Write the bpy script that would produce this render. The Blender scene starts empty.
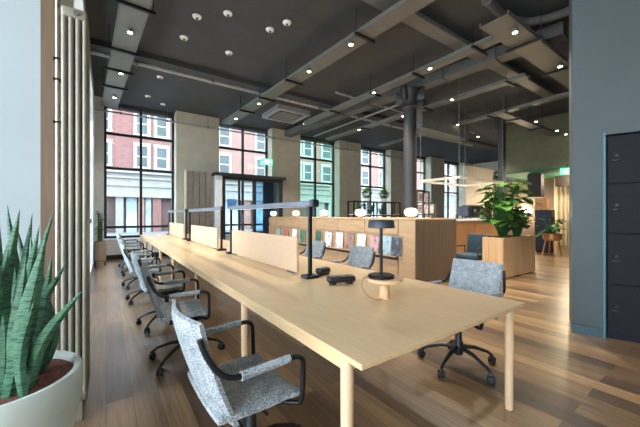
import bpy, bmesh, math, random
from mathutils import Vector, Matrix
random.seed(7)
C = bpy.context.scene.collection
PI = math.pi
# ------------------------------------------------------------------ camera maths
H = 1.32; F = 305.0; YAW = math.radians(35.05); HOR = 215.0
CS, SN = math.cos(YAW), math.sin(YAW)
def ray(u):
    a = (u - 320.0) / F
    return (a * CS + SN, -a * SN + CS)          # X, Y for unit depth
def at_z(u, v, z):                               # point on the horizontal plane z
    d = (H - z) * F / (v - HOR); r = ray(u)
    return Vector((r[0] * d, r[1] * d, z))
# ------------------------------------------------------------------ materials
def lin(c):
    return tuple((x / 255 / 12.92) if x / 255 <= .04045 else ((x / 255 + .055) / 1.055) ** 2.4 for x in c) + (1,)
MATS = {}
def base_mat(name, col, rough=.5, metal=0.0, spec=.5):
    m = bpy.data.materials.new(name); m.use_nodes = True
    b = m.node_tree.nodes['Principled BSDF']
    b.inputs['Base Color'].default_value = lin(col)
    b.inputs['Roughness'].default_value = rough
    b.inputs['Metallic'].default_value = metal
    b.inputs['Specular IOR Level'].default_value = spec
    MATS[name] = m
    return m, m.node_tree, b
def ramp(nt, stops, interp='LINEAR'):
    r = nt.nodes.new('ShaderNodeValToRGB'); r.color_ramp.interpolation = interp
    e = r.color_ramp.elements
    while len(e) < len(stops): e.new(0.5)
    for el, (p, c) in zip(e, stops): el.position = p; el.color = lin(c)
    return r
def coords(nt, scale=(1, 1, 1), rot=(0, 0, 0), kind='Object'):
    t = nt.nodes.new('ShaderNodeTexCoord'); mp = nt.nodes.new('ShaderNodeMapping')
    mp.inputs['Scale'].default_value = scale; mp.inputs['Rotation'].default_value = rot
    nt.links.new(t.outputs[kind], mp.inputs['Vector']); return mp.outputs['Vector']
def noise(nt, vec, scale, detail=3, rough=.5):
    n = nt.nodes.new('ShaderNodeTexNoise'); n.inputs['Scale'].default_value = scale
    n.inputs['Detail'].default_value = detail; n.inputs['Roughness'].default_value = rough
    nt.links.new(vec, n.inputs['Vector']); return n
def bump(nt, b, h, strength=.2, dist=.01):
    n = nt.nodes.new('ShaderNodeBump'); n.inputs['Strength'].default_value = strength; n.inputs['Distance'].default_value = dist
    nt.links.new(h, n.inputs['Height']); nt.links.new(n.outputs[0], b.inputs['Normal'])
def plain(name, col, rough=.5, metal=0.0, var=.06, scale=6, spec=.5, bmp=0.0):
    m, nt, b = base_mat(name, col, rough, metal, spec)
    n = noise(nt, coords(nt), scale)
    lo = tuple(max(0, c * (1 - var)) for c in col); hi = tuple(min(255, c * (1 + var)) for c in col)
    r = ramp(nt, [(.3, lo), (.7, hi)]); nt.links.new(n.outputs[0], r.inputs[0]); nt.links.new(r.outputs[0], b.inputs['Base Color'])
    if bmp: bump(nt, b, n.outputs[0], bmp)
    return m
def wood(name, a, c, rough=.45, scale=(14, 1.2, 14), gs=3.0, slats=None):
    m, nt, b = base_mat(name, a, rough)
    v = coords(nt, scale); n = noise(nt, v, gs, 6, .6)
    r = ramp(nt, [(.28, a), (.72, c)]); nt.links.new(n.outputs[0], r.inputs[0])
    nt.links.new(r.outputs[0], b.inputs['Base Color']); bump(nt, b, n.outputs[0], .06)
    return m
def emit(name, col, s):
    m, nt, b = base_mat(name, col, .4)
    b.inputs['Emission Color'].default_value = lin(col); b.inputs['Emission Strength'].default_value = s
    return m

plain('ceiling_paint', (58, 60, 62), .8, var=.08, scale=2)
plain('duct_grey', (78, 79, 77), .6)
plain('soffit_grey', (104, 105, 104), .8)
plain('plaster_beige', (178, 171, 154), .75, var=.03, scale=3)
plain('plaster_grey', (200, 206, 209), .75, var=.03)
plain('plaster_white', (160, 170, 172), .7, var=.015, scale=2)
plain('cream_wall', (218, 200, 168), .7, var=.04)
plain('pale_wall', (214, 208, 194), .7, var=.04)
plain('brown_wall', (112, 96, 84), .7, var=.05)
plain('olive_wall', (104, 103, 80), .8, var=.04)
plain('green_soffit', (40, 112, 82), .7)
plain('teal_wall', (69, 80, 81), .6, var=.03, scale=2)
plain('teal_trim', (72, 120, 128), .5, var=.03)
plain('teal_skirt', (56, 80, 90), .5, var=.03)
plain('locker_metal', (27, 28, 34), .65, var=.05, spec=.2)
plain('black_metal', (20, 21, 24), .4, .3, .1)
plain('black_plastic', (20, 22, 26), .42, 0, .1)
plain('window_metal', (30, 32, 35), .5, .2, .1)
plain('bar_metal', (92, 98, 112), .35, .3, .05)
plain('galvanised', (104, 104, 100), .5, .3, .04, 12)
plain('pipe_grey', (150, 152, 154), .5, .2, .05)
plain('iron_grey', (46, 46, 48), .5, .1, .05)
plain('radiator_metal', (140, 135, 119), .4, .15, .05)
plain('radiator_pipe', (200, 186, 172), .25, .8, .03)
plain('screen_felt', (206, 174, 142), .75, 0, .02, 40)
plain('pot_glaze', (206, 214, 204), .35, 0, .05, 3)
plain('soil', (104, 60, 48), .95, 0, .35, 60, bmp=.6)
plain('white_paint', (228, 228, 224), .5, 0, .02)
plain('white_stone', (128, 126, 121), .7, 0, .05, 3)
plain('curtain_grey', (104, 98, 92), .8, 0, .05, 5)
plain('facade_glass', (48, 56, 60), .35, 0, .25, .9)
plain('dark_void', (74, 54, 50), .6, 0, .2, 1)
plain('shop_glass', (150, 166, 172), .2, 0, .2, .8)
plain('facade_white', (152, 153, 150), .6)
plain('asphalt', (104, 106, 108), .9, 0, .06, 2)
plain('stone_bench', (214, 216, 218), .6, 0, .04, 3)
plain('navy', (26, 32, 48), .5, 0, .1)
plain('armchair_blue', (42, 66, 82), .8, 0, .08, 30)
plain('globe_wood', (186, 136, 86), .5, 0, .1)
plain('cord_beige', (150, 118, 84), .6, 0, .05)
plain('notice_blue', (70, 120, 180), .5)
plain('monitor_grey', (72, 80, 98), .4, 0, .1)
plain('shade_black', (44, 50, 60), .45)
plain('dark_brown', (54, 42, 36), .6, 0, .1)
wood('table_oak', (207, 172, 126), (221, 190, 147), .3)
wood('leg_oak', (206, 172, 134), (222, 190, 152), .45, (20, 20, 2))
wood('unit_oak', (168, 134, 98), (190, 157, 119), .5, (12, 1.0, 6))
wood('ply_slats', (190, 152, 112), (216, 180, 138), .5, (9, 9, .6))
wood('grey_oak', (92, 75, 59), (112, 92, 72), .55, (9, 9, .5))
wood('dark_oak', (92, 70, 52), (112, 88, 66))
wood('orange_slats', (180, 126, 78), (204, 152, 102), .5, (11, 11, .5))
wood('trim_oak', (98, 78, 60), (116, 94, 72), .5, (20, 20, 1))
wood('tray_oak', (206, 164, 118), (222, 184, 140), .45, (6, 1, 6))
emit('globe_glow', (255, 238, 212), .42)
emit('spot_glow', (255, 236, 190), 14)
emit('exit_green', (70, 220, 140), 1.6)
emit('exit_white', (225, 255, 238), 2.4)
emit('lamp_glow', (255, 226, 180), 5)
plain('pendant_glow', (226, 216, 196), .5)

# tweed upholstery
m, nt, b = base_mat('tweed', (140, 148, 156), .95, 0, .2)
v = coords(nt)
n1 = noise(nt, v, 170, 2, .6); n2 = noise(nt, v, 16, 3)
r = ramp(nt, [(.32, (98, 105, 112)), (.5, (158, 164, 166)), (.68, (214, 216, 213))]); nt.links.new(n1.outputs[0], r.inputs[0])
r2 = ramp(nt, [(.3, (205, 210, 214)), (.7, (255, 255, 255))]); nt.links.new(n2.outputs[0], r2.inputs[0])
mx = nt.nodes.new('ShaderNodeMix'); mx.data_type = 'RGBA'; mx.blend_type = 'MULTIPLY'; mx.inputs[0].default_value = 1
nt.links.new(r.outputs[0], mx.inputs[6]); nt.links.new(r2.outputs[0], mx.inputs[7]); nt.links.new(mx.outputs[2], b.inputs['Base Color'])
bump(nt, b, n1.outputs[0], .5, .004)

# plank floor
m, nt, b = base_mat('floor_planks', (120, 92, 70), .3, 0, .75)
b.inputs['Coat Weight'].default_value = .35; b.inputs['Coat Roughness'].default_value = .3
v = coords(nt, (1, 1, 1), (0, 0, PI / 2))
bt = nt.nodes.new('ShaderNodeTexBrick'); nt.links.new(v, bt.inputs['Vector'])
bt.inputs['Color1'].default_value = (0, 0, 0, 1); bt.inputs['Color2'].default_value = (1, 1, 1, 1); bt.inputs['Mortar'].default_value = (.5, .5, .5, 1)
bt.inputs['Scale'].default_value = 1; bt.inputs['Mortar Size'].default_value = .0022; bt.inputs['Brick Width'].default_value = 1.9; bt.inputs['Row Height'].default_value = .16
bt.inputs['Bias'].default_value = 0; bt.offset = .37
rp = ramp(nt, [(0, (84, 68, 56)), (.2, (154, 124, 92)), (.4, (108, 88, 70)), (.6, (186, 152, 112)), (.8, (124, 100, 78)), (1, (168, 136, 100))])
nt.links.new(bt.outputs['Color'], rp.inputs[0])
v2 = coords(nt, (16, .8, 1)); n = noise(nt, v2, 2.2, 6, .65)
r2 = ramp(nt, [(.25, (150, 142, 134)), (.72, (255, 252, 246))]); nt.links.new(n.outputs[0], r2.inputs[0])
mx = nt.nodes.new('ShaderNodeMix'); mx.data_type = 'RGBA'; mx.blend_type = 'MULTIPLY'; mx.inputs[0].default_value = 1
nt.links.new(rp.outputs[0], mx.inputs[6]); nt.links.new(r2.outputs[0], mx.inputs[7])
mo = nt.nodes.new('ShaderNodeMix'); mo.data_type = 'RGBA'; mo.inputs[7].default_value = lin((48, 38, 32))
nt.links.new(bt.outputs['Fac'], mo.inputs[0]); nt.links.new(mx.outputs[2], mo.inputs[6]); nt.links.new(mo.outputs[2], b.inputs['Base Color'])
bump(nt, b, n.outputs[0], .05)

# brick facade
def brick_mat(name, a, c, mortar):
    m, nt, b = base_mat(name, a, .85)
    v = coords(nt, (1, 1, 1), (PI / 2, 0, 0))
    bt = nt.nodes.new('ShaderNodeTexBrick'); nt.links.new(v, bt.inputs['Vector'])
    bt.inputs['Color1'].default_value = lin(a); bt.inputs['Color2'].default_value = lin(c); bt.inputs['Mortar'].default_value = lin(mortar)
    bt.inputs['Scale'].default_value = 1; bt.inputs['Brick Width'].default_value = .3; bt.inputs['Row Height'].default_value = .1; bt.inputs['Mortar Size'].default_value = .008
    nt.links.new(bt.outputs['Color'], b.inputs['Base Color'])
brick_mat('brick_red', (104, 66, 62), (116, 77, 72), (128, 100, 96))
brick_mat('brick_pink', (124, 90, 82), (132, 99, 91), (136, 114, 106))

# leaves
def leaf_mat(name, a, c, bands=False):
    m, nt, b = base_mat(name, a, .4)
    if bands:
        v = coords(nt, (5, 5, 30)); n = noise(nt, v, 2.2, 4, .65)
        r = ramp(nt, [(.38, a), (.5, c), (.62, a)])
    else:
        n = noise(nt, coords(nt), 5, 3); r = ramp(nt, [(.3, a), (.7, c)])
    nt.links.new(n.outputs[0], r.inputs[0]); nt.links.new(r.outputs[0], b.inputs['Base Color'])
leaf_mat('snake_leaf', (28, 70, 50), (80, 126, 94), True)
leaf_mat('bright_leaf', (46, 96, 36), (92, 140, 50))
leaf_mat('deep_leaf', (30, 74, 40), (64, 110, 54))

# clear glazing: mostly see-through with a fresnel reflection
def glass_mat(name, tint, refl=.9):
    m = bpy.data.materials.new(name); m.use_nodes = True; nt = m.node_tree; nt.nodes.clear(); MATS[name] = m
    o = nt.nodes.new('ShaderNodeOutputMaterial'); t = nt.nodes.new('ShaderNodeBsdfTransparent'); g = nt.nodes.new('ShaderNodeBsdfGlossy')
    g.inputs['Roughness'].default_value = .02; t.inputs['Color'].default_value = lin(tint)
    lw = nt.nodes.new('ShaderNodeLayerWeight'); lw.inputs['Blend'].default_value = .5
    pw = nt.nodes.new('ShaderNodeMath'); pw.operation = 'POWER'; pw.inputs[1].default_value = 5; nt.links.new(lw.outputs['Facing'], pw.inputs[0])
    fr = nt.nodes.new('ShaderNodeMath'); fr.operation = 'MULTIPLY_ADD'; fr.inputs[1].default_value = .5; fr.inputs[2].default_value = .025; nt.links.new(pw.outputs[0], fr.inputs[0])
    mx = nt.nodes.new('ShaderNodeMixShader')
    nt.links.new(fr.outputs[0], mx.inputs[0]); nt.links.new(t.outputs[0], mx.inputs[1]); nt.links.new(g.outputs[0], mx.inputs[2]); nt.links.new(mx.outputs[0], o.inputs[0])
glass_mat('clear_glass', (248, 252, 252)); glass_mat('green_glass', (214, 236, 226)); glass_mat('blue_glass', (196, 222, 236))

# ------------------------------------------------------------------ mesh builder
class MB:
    def __init__(s): s.bm = bmesh.new()
    def _new(s, vs, mtx):
        if mtx is not None:
            for v in vs: v.co = mtx @ v.co
    def box(s, lo, hi, bev=0.0, mtx=None, seg=2):
        c = [(a + b) / 2 for a, b in zip(lo, hi)]; d = [abs(b - a) for a, b in zip(lo, hi)]
        t = bmesh.new(); bmesh.ops.create_cube(t, size=1)
        for v in t.verts: v.co = Vector((v.co.x * d[0] + c[0], v.co.y * d[1] + c[1], v.co.z * d[2] + c[2]))
        if bev: bmesh.ops.bevel(t, geom=t.edges[:], offset=min(bev, min(d) * .45), segments=seg, profile=.5, affect='EDGES')
        return s._merge(t, mtx)
    def _merge(s, t, mtx=None):
        if mtx is not None: t.transform(mtx)
        mp = {v: s.bm.verts.new(v.co) for v in t.verts}
        for f in t.faces:
            try: s.bm.faces.new([mp[v] for v in f.verts])
            except ValueError: pass
        t.free(); return s
    def tube(s, pts, r, n=10, cap=True, smooth=0):
        pts = [Vector(p) for p in pts]
        for _ in range(smooth):
            q = [pts[0]]
            for a, b in zip(pts, pts[1:]): q += [a.lerp(b, .25), a.lerp(b, .75)]
            q.append(pts[-1]); pts = q
        rs = r if isinstance(r, (list, tuple)) else [r] * len(pts)
        if len(rs) != len(pts): rs = [rs[0] + (rs[-1] - rs[0]) * i / (len(pts) - 1) for i in range(len(pts))]
        rings = []; up = None
        for i, p in enumerate(pts):
            d = (pts[min(i + 1, len(pts) - 1)] - pts[max(i - 1, 0)]).normalized()
            if up is None: up = d.orthogonal().normalized()
            else: up = (up - d * up.dot(d)).normalized()
            w = d.cross(up)
            rings.append([s.bm.verts.new(p + (up * math.cos(2 * PI * k / n) + w * math.sin(2 * PI * k / n)) * rs[i]) for k in range(n)])
        for a, b in zip(rings, rings[1:]):
            for k in range(n): s.bm.faces.new((a[k], a[(k + 1) % n], b[(k + 1) % n], b[k]))
        if cap: s.bm.faces.new(rings[0][::-1]); s.bm.faces.new(rings[-1])
        return s
    def lathe(s, prof, c=(0, 0, 0), n=24, mtx=None):
        t = bmesh.new(); rings = []
        for r, z in prof:
            if r < 1e-5: rings.append([t.verts.new((c[0], c[1], c[2] + z))])
            else: rings.append([t.verts.new((c[0] + r * math.cos(2 * PI * k / n), c[1] + r * math.sin(2 * PI * k / n), c[2] + z)) for k in range(n)])
        for a, b in zip(rings, rings[1:]):
            for k in range(n):
                q = [a[k % len(a)], a[(k + 1) % len(a)], b[(k + 1) % len(b)], b[k % len(b)]]
                q = list(dict.fromkeys(q))
                if len(q) > 2: t.faces.new(q)
        for e, rv in ((rings[0], True), (rings[-1], False)):
            if len(e) > 1: t.faces.new(e[::-1] if rv else e)
        return s._merge(t, mtx)
    def sheet(s, f, nu, nv, thick):
        """closed slab: f(u,v)->(point, normal)"""
        A = [[None] * (nv + 1) for _ in range(nu + 1)]; B = [[None] * (nv + 1) for _ in range(nu + 1)]
        for i in range(nu + 1):
            for j in range(nv + 1):
                p, nn = f(i / nu, j / nv); p = Vector(p); nn = Vector(nn).normalized()
                e = max(abs(2 * i / nu - 1), abs(2 * j / nv - 1)); th = thick * (1 if e < .999 else .45)
                A[i][j] = s.bm.verts.new(p + nn * th / 2); B[i][j] = s.bm.verts.new(p - nn * th / 2)
        for i in range(nu):
            for j in range(nv):
                s.bm.faces.new((A[i][j], A[i + 1][j], A[i + 1][j + 1], A[i][j + 1])); s.bm.faces.new((B[i][j], B[i][j + 1], B[i + 1][j + 1], B[i + 1][j]))
        for i in range(nu):
            for j in (0, nv): s.bm.faces.new((A[i][j], A[i + 1][j], B[i + 1][j], B[i][j]))
        for j in range(nv):
            for i in (0, nu): s.bm.faces.new((A[i][j], A[i][j + 1], B[i][j + 1], B[i][j]))
        return s
    def prism(s, poly, z0, z1):
        a = [s.bm.verts.new((x, y, z0)) for x, y in poly]; b = [s.bm.verts.new((x, y, z1)) for x, y in poly]
        s.bm.faces.new(a[::-1]); s.bm.faces.new(b)
        for i in range(len(poly)): s.bm.faces.new((a[i], a[(i + 1) % len(poly)], b[(i + 1) % len(poly)], b[i]))
        return s
    def build(s, name, mat, parent=None, smooth=True, world=False):
        bmesh.ops.recalc_face_normals(s.bm, faces=s.bm.faces[:])
        me = bpy.data.meshes.new(name); s.bm.to_mesh(me); s.bm.free()
        me.materials.append(MATS[mat])
        if smooth:
            me.polygons.foreach_set('use_smooth', [True] * len(me.polygons))
            try: me.set_sharp_from_angle(angle=math.radians(38))
            except Exception: pass
        o = bpy.data.objects.new(name, me); C.objects.link(o)
        if parent is not None:
            o.parent = parent
            if world:
                bpy.context.view_layer.update(); o.matrix_parent_inverse = parent.matrix_world.inverted()
        return o
def box(lo, hi, bev=0.0): return MB().box(lo, hi, bev)
def tag(o, label, cat, group=None, kind=None):
    o['label'] = label; o['category'] = cat
    if group: o['group'] = group
    if kind: o['kind'] = kind
    return o
def thing(name, label, cat, loc=(0, 0, 0), rz=0, group=None):
    o = bpy.data.objects.new(name, None); o.empty_display_size = .1; C.objects.link(o)
    o.location = loc; o.rotation_euler = (0, 0, rz)
    return tag(o, label, cat, group)
def struct(name, mb, mat, label=None, cat=None, parent=None):
    o = mb.build(name, mat, parent, smooth=False)
    if parent is None:
        o['kind'] = 'structure'; o['label'] = label or name.replace('_', ' '); o['category'] = cat or name.split('_')[0]
    return o
def copy_tree(o, parent=None):
    c = o.copy(); C.objects.link(c)
    if parent is not None: c.parent = parent
    for ch in list(o.children): copy_tree(ch, c)
    return c
def rotz(a): return Matrix.Rotation(a, 4, 'Z')

# ================================================================== SETTING
CEIL = 4.7
WY = 11.2                                   # glazing plane
struct('floor', box((-3, -3.5, -.12), (20, 11.45, 0)), 'floor_planks', 'brown plank floor with long mixed toned boards', 'floor')
struct('ceiling', box((-3, -3.5, CEIL), (20, 11.45, CEIL + .2)), 'ceiling_paint', 'dark grey painted ceiling above the office', 'ceiling')
struct('wall_left', box((-3.0, 2.62, 0), (-.335, 2.8, CEIL)), 'plaster_white', 'bright white wall face behind the snake plant', 'wall')
struct('trim_1', box((-.335, 2.56, 0), (-.27, 2.8, CEIL)), 'trim_oak', 'narrow oak coloured trim strip beside white wall', 'trim')
ws = MB()
for y0, y1 in ((2.8, 4.0), (6.5, 6.9), (9.6, 10.75)): ws.box((-.6, y0, 0), (-.27, y1, CEIL))
for y0, y1 in ((4.0, 6.5), (6.9, 9.6)):
    ws.box((-.6, y0, 0), (-.27, y1, .12)); ws.box((-.6, y0, 4.35), (-.27, y1, CEIL))
struct('wall_side', ws, 'plaster_grey', 'long grey side wall behind radiator', 'wall')
for i, (y0, y1) in enumerate(((4.0, 6.5), (6.9, 9.6))):
    w = thing('window_%d' % (7 + i), ['tall side window just behind the radiator', 'tall side window near the wooden tub planter'][i], 'window', (-.5, (y0 + y1) / 2, 0)); w['kind'] = 'structure'
    hw = (y1 - y0) / 2; f = MB()
    for y in (-hw + .03, 0, hw - .03): f.box((-.04, y - .03, .12), (.04, y + .03, 4.35))
    for z in (.15, 2.74, 3.78, 4.32): f.box((-.04, -hw, z - .03), (.04, hw, z + .03))
    f.build('window_frame', 'window_metal', w, smooth=False)
    box((-.006, -hw + .03, .15), (.006, hw - .03, 4.32)).build('pane', 'clear_glass', w, smooth=False)
struct('wall_unseen_behind', box((-3, -3.7, 0), (20, -3.5, CEIL)), 'pale_wall', 'unseen pale wall added behind the viewer to limit daylight', 'wall')  # out of view, added to hold daylight back from the white wall
wb = MB()
for y0, y1 in ((-3.5, -3.2), (-.4, -.2), (2.6, 2.8)): wb.box((-3.2, y0, 0), (-3, y1, CEIL))
for y0, y1 in ((-3.2, -.4), (-.2, 2.6)): wb.box((-3.2, y0, 0), (-3, y1, .35)); wb.box((-3.2, y0, 4.45), (-3, y1, CEIL))
struct('wall_unseen_near_left', wb, 'pale_wall', 'unseen pale wall added left of the viewer, openings sized for daylight', 'wall')  # out of view, added with openings shaped to set the near daylight
struct('wall_end', box((20, -3.7, 0), (20.2, 11.45, CEIL)), 'pale_wall', 'pale wall at the far right end of the office', 'wall')
# pillars and windows of the street wall
PIL = [(-.6, -.05), (1.86, 3.24), (5.27, 6.55), (8.62, 9.92), (12.0, 13.3), (15.4, 16.7), (18.9, 20)]
for i, (a, bb) in enumerate(PIL):
    struct('pillar_%d' % (i + 1), box((a, 10.75, 0), (bb, 11.45, CEIL)), 'plaster_grey' if i == 0 else 'plaster_beige',
           ['grey pier at left end of street windows', 'beige pillar between first and second street windows', 'beige pillar right of the glass lobby',
            'beige pillar behind the globe lamps', 'beige pillar just left of the iron column', 'beige pillar just right of the iron column',
            'pale pier at far end of street windows'][i], 'pillar')
for i in range(6):
    x0, x1 = PIL[i][1], PIL[i + 1][0]; xm = (x0 + x1) / 2
    w = thing('window_%d' % (i + 1), 'tall black framed street window bay number %s from the left' % ['one', 'two', 'three', 'four', 'five', 'six'][i], 'window', (xm, WY, 0)); w['kind'] = 'structure'
    hw = (x1 - x0) / 2
    f = MB()
    for x in (-hw + .03, 0, hw - .03): f.box((x - .035, -.05, .62), (x + .035, .05, CEIL - .02))
    for z in (.65, .95, 2.74, 3.78, 4.62): f.box((-hw, -.045, z - .035), (hw, .045, z + .035))
    f.build('window_frame', 'window_metal', w, smooth=False)
    box((-hw + .03, -.006, .66), (hw - .03, .006, 4.62)).build('pane', 'green_glass' if i == 2 else 'clear_glass', w, smooth=False)
    box((-hw, -.3, .14), (hw, .25, .61)).build('window_bulkhead', 'stone_bench', w, smooth=False)
    box((-hw, -.32, 0.0), (hw, .25, .14)).build('window_plinth', 'window_metal', w, smooth=False)
    box((-hw, -.1, CEIL - .1), (hw, .25, CEIL)).build('window_head', 'ceiling_paint', w, smooth=False)
# right wall with the locker niche (slightly turned)
A0 = Vector((4.30, 1.18, 0)); ang = math.radians(18)
WM = Matrix.Translation(A0) @ rotz(ang)      # local: -y runs along the wall towards the viewer, +x into the wall
d606 = .262
def wbox(lo, hi, bev=0): return MB().box(lo, hi, bev, WM)
struct('wall_right', wbox((0, -d606, 0), (.7, 0, CEIL)), 'teal_wall', 'blue grey painted wall left of the dark lockers', 'wall')
struct('wall_above_lockers', wbox((0, -3.2, 2.18), (.7, -d606, CEIL)), 'teal_wall', 'blue grey wall above the dark lockers', 'wall')
struct('wall_niche', wbox((.55, -3.2, 0), (.7, -d606, 2.18)), 'teal_wall', 'wall at the back of the locker niche', 'wall')
struct('trim_2', wbox((-.012, -d606 - .012, .0), (.05, -d606 + .006, 2.2)), 'teal_trim', 'light teal edge strip beside the lockers', 'trim')
struct('baseboard_right', wbox((-.012, -d606 + .02, 0), (0, 0.01, .1)), 'teal_skirt', 'blue skirting board under the blue grey wall', 'baseboard')
# lockers
lk = thing('locker_bank', 'bank of dark grey lockers set into the blue grey wall', 'lockers')
lk.matrix_world = WM
box((.04, -2.0, 0), (.5, -d606 - .02, 2.165)).build('carcass', 'locker_metal', lk, smooth=False)
rows = [.05, .58, 1.125, 1.65, 2.15]
for c in range(3):
    y1 = -d606 - .03 - c * .55
    for k in range(4):
        dd = MB().box((.018, y1 - .54, rows[k] + .006), (.04, y1, rows[k + 1] - .006), .004).build('door', 'locker_metal', lk, smooth=False)
        hm = MB().box((.0, y1 - .1, rows[k] + .24), (.018, y1 - .04, rows[k] + .262), .004)
        hm.lathe([(.0, 0), (.016, 0), (.016, .012), (0, .012)], n=12, mtx=Matrix.Translation((.012, y1 - .07, rows[k] + .3)) @ Matrix.Rotation(-PI / 2, 4, 'Y'))
        hm.build('lock_handle', 'black_metal', dd)
# far right: kitchen bulkhead and back wall
struct('wall_bulkhead', box((12.4, 3.2, 2.93), (12.7, 5.62, CEIL)), 'olive_wall', 'olive bulkhead wall above the far kitchen opening', 'wall')
struct('trim_soffit', box((12.42, 3.2, 2.86), (15.4, 5.8, 2.93)), 'green_soffit', 'dark green soffit under the olive bulkhead', 'trim')
struct('wall_back', box((15.2, 4.78, 0), (15.4, 7.0, 2.86)), 'brown_wall', 'brown back wall behind the big planter', 'wall')
struct('wall_corridor', box((15.2, 2.5, 0), (15.4, 4.78, 2.86)), 'cream_wall', 'warm cream corridor wall at far right', 'wall')
fl = MB()
for k in range(12): fl.tube([(15.18, 3.0 + k * .15, .1), (15.18, 3.0 + k * .15, 2.58)], .05, 8)
struct('trim_flutes', fl, 'cream_wall', 'fluted cream panel on the corridor wall', 'trim')
struct('pillar_kitchen', box((10.34, 4.6, 0), (10.54, 4.76, CEIL)), 'iron_grey', 'square dark grey post left of the olive bulkhead', 'pillar')
struct('trim_dropped_soffit', box((7.6, 5.6, 3.9), (10.15, 6.2, CEIL - .01)), 'soffit_grey', 'grey dropped ceiling box over the coffee bar', 'soffit')
struct('wall_far', box((12.9, 7.25, 0), (16.4, 7.4, 3.5)), 'pale_wall', 'pale wall at far end beyond coffee bar', 'wall')
hb = MB().box((13.2, 4.55, 2.0), (13.5, 5.0, 2.86)).box((14.6, 3.2, 2.45), (14.75, 4.55, 2.86)).box((14.6, 5.0, 2.45), (14.75, 5.3, 2.86)); struct('trim_header', hb, 'dark_brown', 'dark brown header over corridor opening', 'trim')
struct('trim_amber', box((14.6, 4.82, 0), (14.75, 5.25, 2.0)), 'orange_slats', 'amber timber panel beside corridor opening', 'trim')

# outside
struct('street', box((-40, 11.45, -.14), (90, 60, -.04)), 'asphalt', 'pale grey street outside the windows', 'street')
def building(name, label, x0, x1, brick, cols, zrows, ww, shop):
    Y = 28.0
    t = thing(name, label, 'building', ((x0 + x1) / 2, Y, -.04), 0, None); cx = (x0 + x1) / 2
    box((x0 - cx, .0, 4.7), (x1 - cx, 8, 13)).build('brick_wall', brick, t, smooth=False)
    bs = MB().box((x0 - cx, -.05, 2.75), (x1 - cx, 8, 4.7))
    for z, h, o in ((2.75, .18, .35), (3.6, .12, .2), (4.2, .14, .25), (4.6, .2, .4)): bs.box((x0 - cx, -o, z), (x1 - cx, 0, z + h))
    bs.build('stone_fascia', 'white_stone', t, smooth=False)
    box((x0 - cx, .4, 0), (x1 - cx, 8, 2.75)).build('shop_wall', 'dark_void', t, smooth=False)
    for x in cols:
        for z, h in zrows:
            fr = MB()
            fr.box((x - cx - ww / 2 - .22, -.12, z - .15), (x - cx + ww / 2 + .22, .02, z))
            fr.box((x - cx - ww / 2 - .22, -.1, z + h), (x - cx + ww / 2 + .22, .02, z + h + .28))
            for s in (-1, 1): fr.box((x - cx + s * (ww / 2 + .09) - .11, -.08, z), (x - cx + s * (ww / 2 + .09) + .11, .02, z + h))
            fr.box((x - cx - ww / 2, -.05, z + h * .5 - .05), (x - cx + ww / 2, .02, z + h * .5 + .05))
            w = fr.build('facade_window', 'facade_white', t, smooth=False)
            box((x - cx - ww / 2, -.03, z), (x - cx + ww / 2, .01, z + h)).build('facade_pane', 'facade_glass', w, smooth=False)
    for a, bq, mat, nm in shop: box((a - cx, -.1 if mat != 'shop_glass' else .2, 0), (bq - cx, .5, 2.75)).build(nm, mat, t, smooth=False)
ZR = [(5.2, 1.6), (7.8, 1.6), (10.4, 1.6)]
building('brick_building', 'red brick building seen through the leftmost street window', -9, 7.0, 'brick_red', [-5.6, -2.9, -.2, 2.35, 3.75, 6.0], ZR, .75,
         [(-9, -6, 'white_stone', 'shop_pier'), (-5.5, -1.2, 'shop_glass', 'shop_window'), (.6, 1.1, 'white_stone', 'shop_pier'), (1.3, 2.0, 'shop_glass', 'shop_window'),
          (2.1, 2.5, 'brick_pink', 'shop_pier'), (2.6, 3.0, 'shop_glass', 'shop_window'), (3.1, 3.7, 'brick_red', 'shop_pier'), (5.2, 5.6, 'brick_red', 'shop_pier')])
building('brick_building', 'pale pink brick building seen above the glass lobby', 7.0, 19, 'brick_pink', [8.9, 12.5, 14.6, 16.6, 18], ZR, .9,
         [(7, 8, 'white_stone', 'shop_pier'), (8.2, 10.5, 'shop_glass', 'shop_window'), (10.6, 11.4, 'brick_pink', 'shop_pier'), (12, 15, 'shop_glass', 'shop_window'), (15.2, 16.2, 'brick_pink', 'shop_pier')])
building('brick_building', 'long pink brick building seen through the far right windows', 19, 62, 'brick_pink', [20.5 + 3.0 * k for k in range(13)], ZR, 1.1,
         [(19 + 6 * k, 20.2 + 6 * k, 'white_stone', 'shop_pier') for k in range(7)] + [(21 + 6 * k, 24 + 6 * k, 'shop_glass', 'shop_window') for k in range(6)])

# ================================================================== CEILING SERVICES
def tray(name_label, p0, p1, z, width, brackets=()):
    p0, p1 = Vector((p0[0], p0[1], z)), Vector((p1[0], p1[1], z))
    d = p1 - p0; L = d.length; a = math.atan2(d.y, d.x)
    t = thing('cable_tray', name_label, 'cable tray', p0, a, 'grey ceiling cable trays')
    m = MB().box((0, -width / 2, 0), (L, width / 2, .012))
    for s in (-1, 1): m.box((0, s * width / 2 - .006, 0), (L, s * width / 2 + .006, .07))
    m.build('tray_channel', 'galvanised', t, smooth=False)
    for k in brackets:
        x = k * L
        bk = MB().box((x - .022, -width / 2 - .08, -.045), (x + .022, width / 2 + .08, -.002))
        for s in (-1, 1): bk.tube([(x, s * (width / 2 + .05), -.02), (x, s * (width / 2 + .05), CEIL - z - .004)], .006, 6)
        bk.build('bracket', 'black_metal', t, smooth=False)
    return p0, p1
def pixline(q0, q1, z, ext0=0, ext1=0):
    a, c = at_z(*q0, z), at_z(*q1, z); d = (c - a).normalized()
    return a - d * ext0, c + d * ext1
TZ = 4.3
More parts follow.
